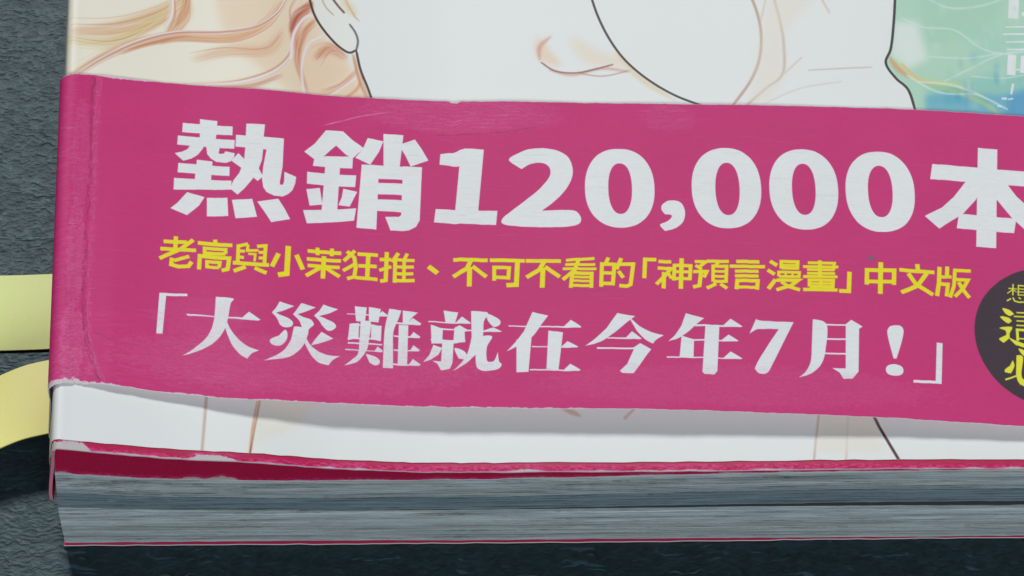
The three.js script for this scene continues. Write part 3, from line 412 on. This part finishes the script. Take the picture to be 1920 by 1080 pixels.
// the white printed jacket round the cover
{
  const w = wrap(0.13, 0), zEdge = (a) => -1.12 + 0.22 * rough1(a, 111) - 3.2 * smooth(-4, -9, a), zs = [DEPTH - 0.2, -150, -110, -80, ...span(-70, -12, 24), -9, -7, -5.5, 0];
  const W = 2048, H = 1024, oz = 74.9, [cv, c] = canvasOf(W, H), k = PX, ox = -X0;
  const strand = rng(115);
  const brush = (p, width, soft) => {                  // a brush stroke that swells and thins along its length
    const line = new THREE.CatmullRomCurve3(p.map(([x, y]) => new THREE.Vector3(x, y, 0))), n = 60, L = [], R = [];
    for (let i = 0; i <= n; i++) { const t = i / n, q = line.getPoint(t), d = line.getTangent(t), s = width * 0.5 * (soft ? Math.pow(Math.sin(Math.PI * clamp(t, 0.02, 0.98)), 0.6) * 1.15 : Math.min(1, 0.7 + 5 * Math.min(t, 1 - t))); L.push([q.x - d.y * s, q.y + d.x * s]); R.push([q.x + d.y * s, q.y - d.x * s]); }
    c.beginPath(); L.concat(R.reverse()).forEach((q, i) => (i ? c.lineTo(...q) : c.moveTo(...q))); c.closePath(); c.fill();
  };
  c.fillStyle = '#eeefee'; c.fillRect(0, 0, W, H);
  for (const [kind, color, alpha, width, blur, pts] of ART) {
    c.filter = `blur(${(blur * k * 0.55).toFixed(1)}px)`; c.globalAlpha = alpha; c.fillStyle = c.strokeStyle = color; c.lineWidth = width * k; c.lineCap = 'round'; c.lineJoin = 'round';
    const p = pairs(pts).map(([x, y]) => [(x / 100 + ox) * k, (y / 100 + oz) * k]);
    if (kind === 'F') { c.beginPath(); c.moveTo(...p[0]); for (const q of p.slice(1)) c.lineTo(...q); c.closePath(); c.fill(); continue; }
    if (kind === 'B') { c.lineCap = 'butt'; c.beginPath(); c.moveTo(...p[0]); for (const q of p.slice(1)) c.lineTo(...q); c.stroke(); continue; }
    brush(p, width * k, width > 0.42);
    if (width > 0.42 && p[0][0] < 700) {                // finer hairlines beside the broad strokes
      c.filter = 'none';
      for (let q = 0; q < 9; q++) { c.globalAlpha = alpha * 0.34; c.fillStyle = ['#f6f0f2', '#c2673f', '#e3a070', '#f6ead8', '#d88a63', '#f3e9ee', '#b9583c', '#eec79c', '#f8f1e6'][q]; const s = (strand() - 0.5) * width * k * 2.2, e = (strand() - 0.5) * width * k * 2.2; brush(p.map(([x, y], i) => [x + lerp(s, e, i / p.length) * 0.6, y + lerp(s, e, i / p.length)]), 1.4 + 2.2 * strand(), true); }
    }
  }
  for (let i = 0; i < 260; i++) {                       // the wash of the right panel: small uneven dabs
    const x = 108 + 42 * strand(), y = -66 + 16 * strand(), low = smooth(-58, -51, y), r = strand();
    if (x < 110.5 + 2 * smooth(-60, -52, y)) continue;
    const hue = r < low * 0.55 ? ['63,147,204', '82,169,207', '98,183,196'][i % 3] : ['181,220,192', '211,232,218', '159,211,194', '196,220,176'][i % 4], rx = (0.35 + 0.7 * strand()) * k, ry = (0.6 + 1.2 * strand()) * k;
    c.filter = 'none'; c.globalAlpha = 0.14 + 0.3 * strand() * (0.5 + low); c.save(); c.translate((x + ox) * k, (y + oz) * k); c.scale(rx, ry);
    const soft = c.createRadialGradient(0, 0, 0.1, 0, 0, 1); soft.addColorStop(0, `rgba(${hue},1)`); soft.addColorStop(1, `rgba(${hue},0)`);
    c.fillStyle = soft; c.beginPath(); c.arc(0, 0, 1, 0, 7); c.fill(); c.restore();
  }
  c.filter = 'none'; c.globalAlpha = 1;
  const uv = (a, z) => [(a + ox) * k / W, 1 - ((z < -74 ? Math.max(-148 - z, -74) + 0 : z) + oz) * k / H];
  const print = new THREE.MeshPhysicalMaterial({ map: texture(cv), roughness: 0.5, bumpMap: paperBump, bumpScale: 0 });
  part('dust_jacket', sheet(wrapSpans(w), zs, (a, z) => { const [x, y] = w.at(a); return [x, y, z > -1.5 ? zEdge(a) : z]; }, uv, 0.09), [print, whitePaper, whitePaper], book);
}

// ---------------------------------------------------------------- the paper band round the jacket
{
  const backEdge = curve([0, 5, 24, 50, 78, 107, 121, 148], [-51.2, -51.85, -51.7, -51.55, -50.95, -49.9, -48.9, -47.2]);
  const kx = [0, 4, 15.5, 25, 35.5, 50, 77, 91.5, 104.5, 119, 148];
  const frontEdge = curve(kx, [-8.2, -8.75, -8.1, -7.35, -7.35, -7.2, -6.75, -6.15, -5.6, -4.75, -3.4]), standOff = curve(kx, [0.25, 0.7, 1.2, 2, 2.7, 2.9, 2.9, 2.6, 2.2, 1.7, 1.2]);
  const lift = (x, v) => 0.25 + (standOff(x) - 0.25) * smooth(0, 1, v);
  const [cv, c] = canvasOf(2048, 600), k = PX, ox = -X0, oy = 0.2;
  c.fillStyle = '#d2347b'; c.fillRect(0, 0, 2048, 600);
  // the dark round badge, then the lettering
  c.fillStyle = '#42333e'; c.beginPath(); c.arc((123.3 + ox) * k, (31.2 + oy) * k, 9.75 * k, 0, 7); c.fill();
  for (const [kind, , text] of PRINT) printGlyph(c, kind, text, k, ox, oy);
  c.fillStyle = '#7d6878'; c.filter = 'blur(2px)'; c.beginPath(); c.ellipse((101.2 + ox) * k, (21.6 + oy) * k, 0.42 * k, 0.34 * k, 0, 0, 7); c.fill(); c.filter = 'none';
  // rubbed places, creases, torn fibres
  rub(c, k, ox, oy, 1.6, 22, 1.7, 22, 420, '#d98fb0', 0.28, 201, 1.2);
  rub(c, k, ox, oy, 4.6, 22, 0.5, 22, 160, '#e0a6c0', 0.3, 202, 0.5);
  rub(c, k, ox, oy, 2.4, 41, 3.4, 2.4, 260, '#e2b4c8', 0.3, 203, 0.5);
  rub(c, k, ox, oy, 15, 41, 14, 2.2, 260, '#df93b4', 0.2, 208, 1.4);
  rub(c, k, ox, oy, 50, 2.2, 12, 2.2, 220, '#eeb0ca', 0.22, 204, 1.6);
  rub(c, k, ox, oy, 76, 2.0, 3.4, 1.7, 60, '#e59abb', 0.18, 205, 1.4);
  rub(c, k, ox, oy, 60, 22, 66, 22, 700, '#dd83a9', 0.16, 206, 2.6);
  rub(c, k, ox, oy, 25, 36, 22, 6, 240, '#dd83a9', 0.2, 207, 2.4);
  {                                                   // dark and pale marks along creases, many short and broken
    const r = rng(209);
    for (const [w, col, al, pts] of [[0.5, '#a3285f', 0.6, [[4.25, 0], [4.1, 6], [4.2, 14], [3.9, 24], [4.0, 33], [4.6, 38], [6.2, 43]]], [0.7, '#dd8fb0', 0.2, [[4.9, 0], [4.55, 10], [4.6, 20], [4.4, 30], [4.9, 38], [6.6, 43]]], [0.15, '#e8a9c3', 0.3, [[33, 4.3], [37, 2.9], [41, 1.9]]], [0.2, '#a02c60', 0.35, [[47, 4.9], [54, 4.6], [60, 3.6]]], [0.25, '#a83468', 0.3, [[5, 36.4], [8, 37.4], [12, 37.6], [16, 36.8]]]]) {
      const line = new THREE.CatmullRomCurve3(pts.map(([x, y]) => new THREE.Vector3(x, y, 0))), n = Math.round(line.getLength() / 0.12);
      c.strokeStyle = col;
      for (let i = 0; i < n; i++) { const t = (i + r()) / n, p = line.getPoint(t), d = line.getTangent(t), l = 0.15 + 0.35 * r(), s = (r() - 0.5) * w; c.globalAlpha = al * r(); c.lineWidth = (0.05 + 0.12 * r()) * k; c.beginPath(); c.moveTo((p.x + s - d.x * l + ox) * k, (p.y - d.y * l + oy) * k); c.lineTo((p.x + s + d.x * l + ox) * k, (p.y + d.y * l + oy) * k); c.stroke(); }
    }
  }
  c.globalAlpha = 1;
  speckle(c, 2048, 600, 0.035, 131);
  const WORN = [[50, 1.6, 13, 3.2, 0.15], [58, 2.2, 6, 2, 0.1], [76.5, 2, 3.6, 2, 0.1], [2.9, 12, 1.2, 9, 0.2], [2.7, 26, 1.2, 9, 0.3], [2.6, 38, 1.6, 6, 0.32], [30, 38.5, 24, 4.2, 0.16], [18, 33, 6, 3, 0.1], [84, 40, 26, 3, 0.12]];
  const im = c.getImageData(0, 0, 2048, 600), d = im.data;   // bare paper where the ink has gone from the cut edges
  for (let y = 0; y < 600; y++) for (let x = 0; x < 2048; x++) {
    const mm = x / k - ox, v = y / k - oy, n = noise(mm * 2, v * 3, 141) * 0.6 + noise(mm * 7, v * 8, 142) * 0.4;
    const low = (0.05 + 0.5 * smooth(5, 3.5, mm) + 0.25 * smooth(12, 6, mm) + 0.12 * smooth(28, 24, Math.abs(mm - 40))) * (0.2 + 1.2 * n) - (43.5 - v), high = (0.02 + 0.22 * smooth(1, 0.3, Math.abs(mm - 49.4)) + 0.25 * smooth(4, 2, Math.abs(mm - 8))) * (0.1 + 1.2 * n) - v;
    const q = 0.9 * Math.max(smooth(-0.05, 0.1, low), smooth(-0.05, 0.08, high)), o = (y * 2048 + x) * 4;
    let worn = 0;                                      // ink rubbed thin: grainy patches with ragged outlines
    for (const [cx, cy, rx, ry, s] of WORN) { const r = Math.hypot((mm - cx) / rx, (v - cy) / ry); if (r < 1.25) worn = Math.max(worn, s * smooth(1.05, 0.8, r + 0.5 * (n - 0.5))); }
    worn *= 0.45 + 0.8 * smooth(0.3, 0.75, noise(mm * 5, v * 16, 143));
    for (let e = 0; e < 3; e++) d[o + e] = lerp(lerp(d[o + e], [232, 150, 184][e], worn), [226, 218, 220][e], q);
  }
  c.putImageData(im, 0, 0);
  const map = texture(cv);
  const bump = field(1024, 256, (x, y) => { const mm = x / 1024 * 150 + X0, v = (255 - y) / 255 * 44; return 0.5 + 0.25 * (noise(mm * 0.5, v * 0.6, 151) - 0.5) + 0.12 * (noise(mm * 4, v * 9, 152) - 0.5) - 0.2 * smooth(0.5, 0.1, Math.abs(mm - 4.2 + 0.5 * rough1(v, 153))) * noise(v * 0.7, 2, 154) + 0.2 * smooth(0.5, 0.1, Math.abs(v - 4.2 + (mm - 33) * 0.3)) * smooth(32, 34, mm) * smooth(43, 40, mm); }, THREE.ClampToEdgeWrapping);
  bump.repeat.set(1, 1);
  const printed = new THREE.MeshPhysicalMaterial({ map, roughness: 0.62, specularIntensity: 0.7, bumpMap: bump, bumpScale: 0.00007 });
  const pts = [[3, coverTop(3) + 0.3], [1.7, 29.2], [0.6, 29.05], [0.02, 28.4], [-0.1, 27.3], [-0.12, 24], [-0.68, 19], [-1.08, 15], [-0.98, 12.4], [-0.8, 9], [-0.72, 5], [-0.72, 0.7]].map(([x, y]) => new THREE.Vector3(x, y, 0));
  const line = new THREE.CatmullRomCurve3(pts, false, 'centripetal'), len = line.getLength(), p = new THREE.Vector3();
  const shape = (a, v) => {
    const x = Math.max(a, 0), z0 = backEdge(x) + 0.12 * rough1(a, 161) + 0.2 * smooth(0.5, 0.1, Math.abs(a - 49.4)), z1 = frontEdge(x) + 0.2 * rough1(a, 171) + 0.5 * rough1(a * 1.6, 175) * smooth(9, 3, a), z = lerp(z0, z1, v);
    if (a >= 3) return [a, coverTop(a) + lerp(0.3, lift(a, v), smooth(3, 8, a)) + 0.14 * (noise(a * 0.12, v * 3, 181) - 0.5) * smooth(3, 12, a) - 0.06 * smooth(1.1, 0.2, Math.abs(a - 4.2 + 0.3 * rough1(z, 191))) * (0.5 + noise(z * 0.3, 1, 192)), z];
    line.getPointAt(clamp((3 - a) / len, 0, 1), p); return [p.x, p.y, z];
  };
  const as = [...span(3 - len, 3, 54), ...span(3, 30, 110).slice(1), ...span(30, RIGHT + 0.6, 260).slice(1)], vs = span(0, 1, 24);
  const band = thing('paper_band', 'magenta paper band with large white Chinese headline and yellow subtitle wrapped around the white book', 'book band', [RIGHT / 2, 0, -29]);
  part('printed_band', sheet(as, vs, shape, (a, v) => [(a + ox) * k / 2048, 1 - (v * 43.5 + oy) * k / 600], 0.13), [printed, new THREE.MeshStandardMaterial({ color: new THREE.Color(0.86, 0.55, 0.64), roughness: 0.9 }), whitePaper], band);
}

// ---------------------------------------------------------------- the two yellow strips beside the spine
function paperStrip(name, label, color, xs, zc, half, h, seed) {
  const t = thing(name, label, 'paper strip', [-12, 0, zc(-12)]);
  const m = new THREE.MeshPhysicalMaterial({ color, roughness: 0.5, bumpMap: paperBump, bumpScale: 0.000012 });
  const side = new THREE.MeshStandardMaterial({ color: new THREE.Color(color.r * 0.75, color.g * 0.78, color.b * 0.5), roughness: 0.8 });
  part('strip', sheet(xs, span(-1, 1, 8), (x, v) => [x, h(x) - 0.25 * v * v, zc(x) + half * v], (x, v) => [x / 30, v * half / 30], 0.28), [m, m, side], t);
}
paperStrip('paper_strip', 'pale yellow green paper strip lying flat on the desk beside the spine', new THREE.Color(0.84, 0.93, 0.33), span(-46, -1.35, 40), curve([-46, -9.6, -3, -1.3], [-33.4, -32.55, -32.7, -32.8]), 5.4, curve([-46, -9, -1], [0.5, 0.62, 0.7]), 1);
paperStrip('paper_strip_001', 'warm yellow curved paper strip arching over the desk beside the spine, casting a dark shadow', new THREE.Color(0.93, 0.88, 0.3), span(-46, -1.9, 60), curve([-46, -20, -8.3, -4.9, -1.8], [-2, -10, -15.5, -16.75, -17.4]), 5.15, curve([-46, -26, -8.3, -5, -1.8], [0.4, 2.6, 6.7, 7.1, 7.3]), 2);

renderer.render(scene, camera);
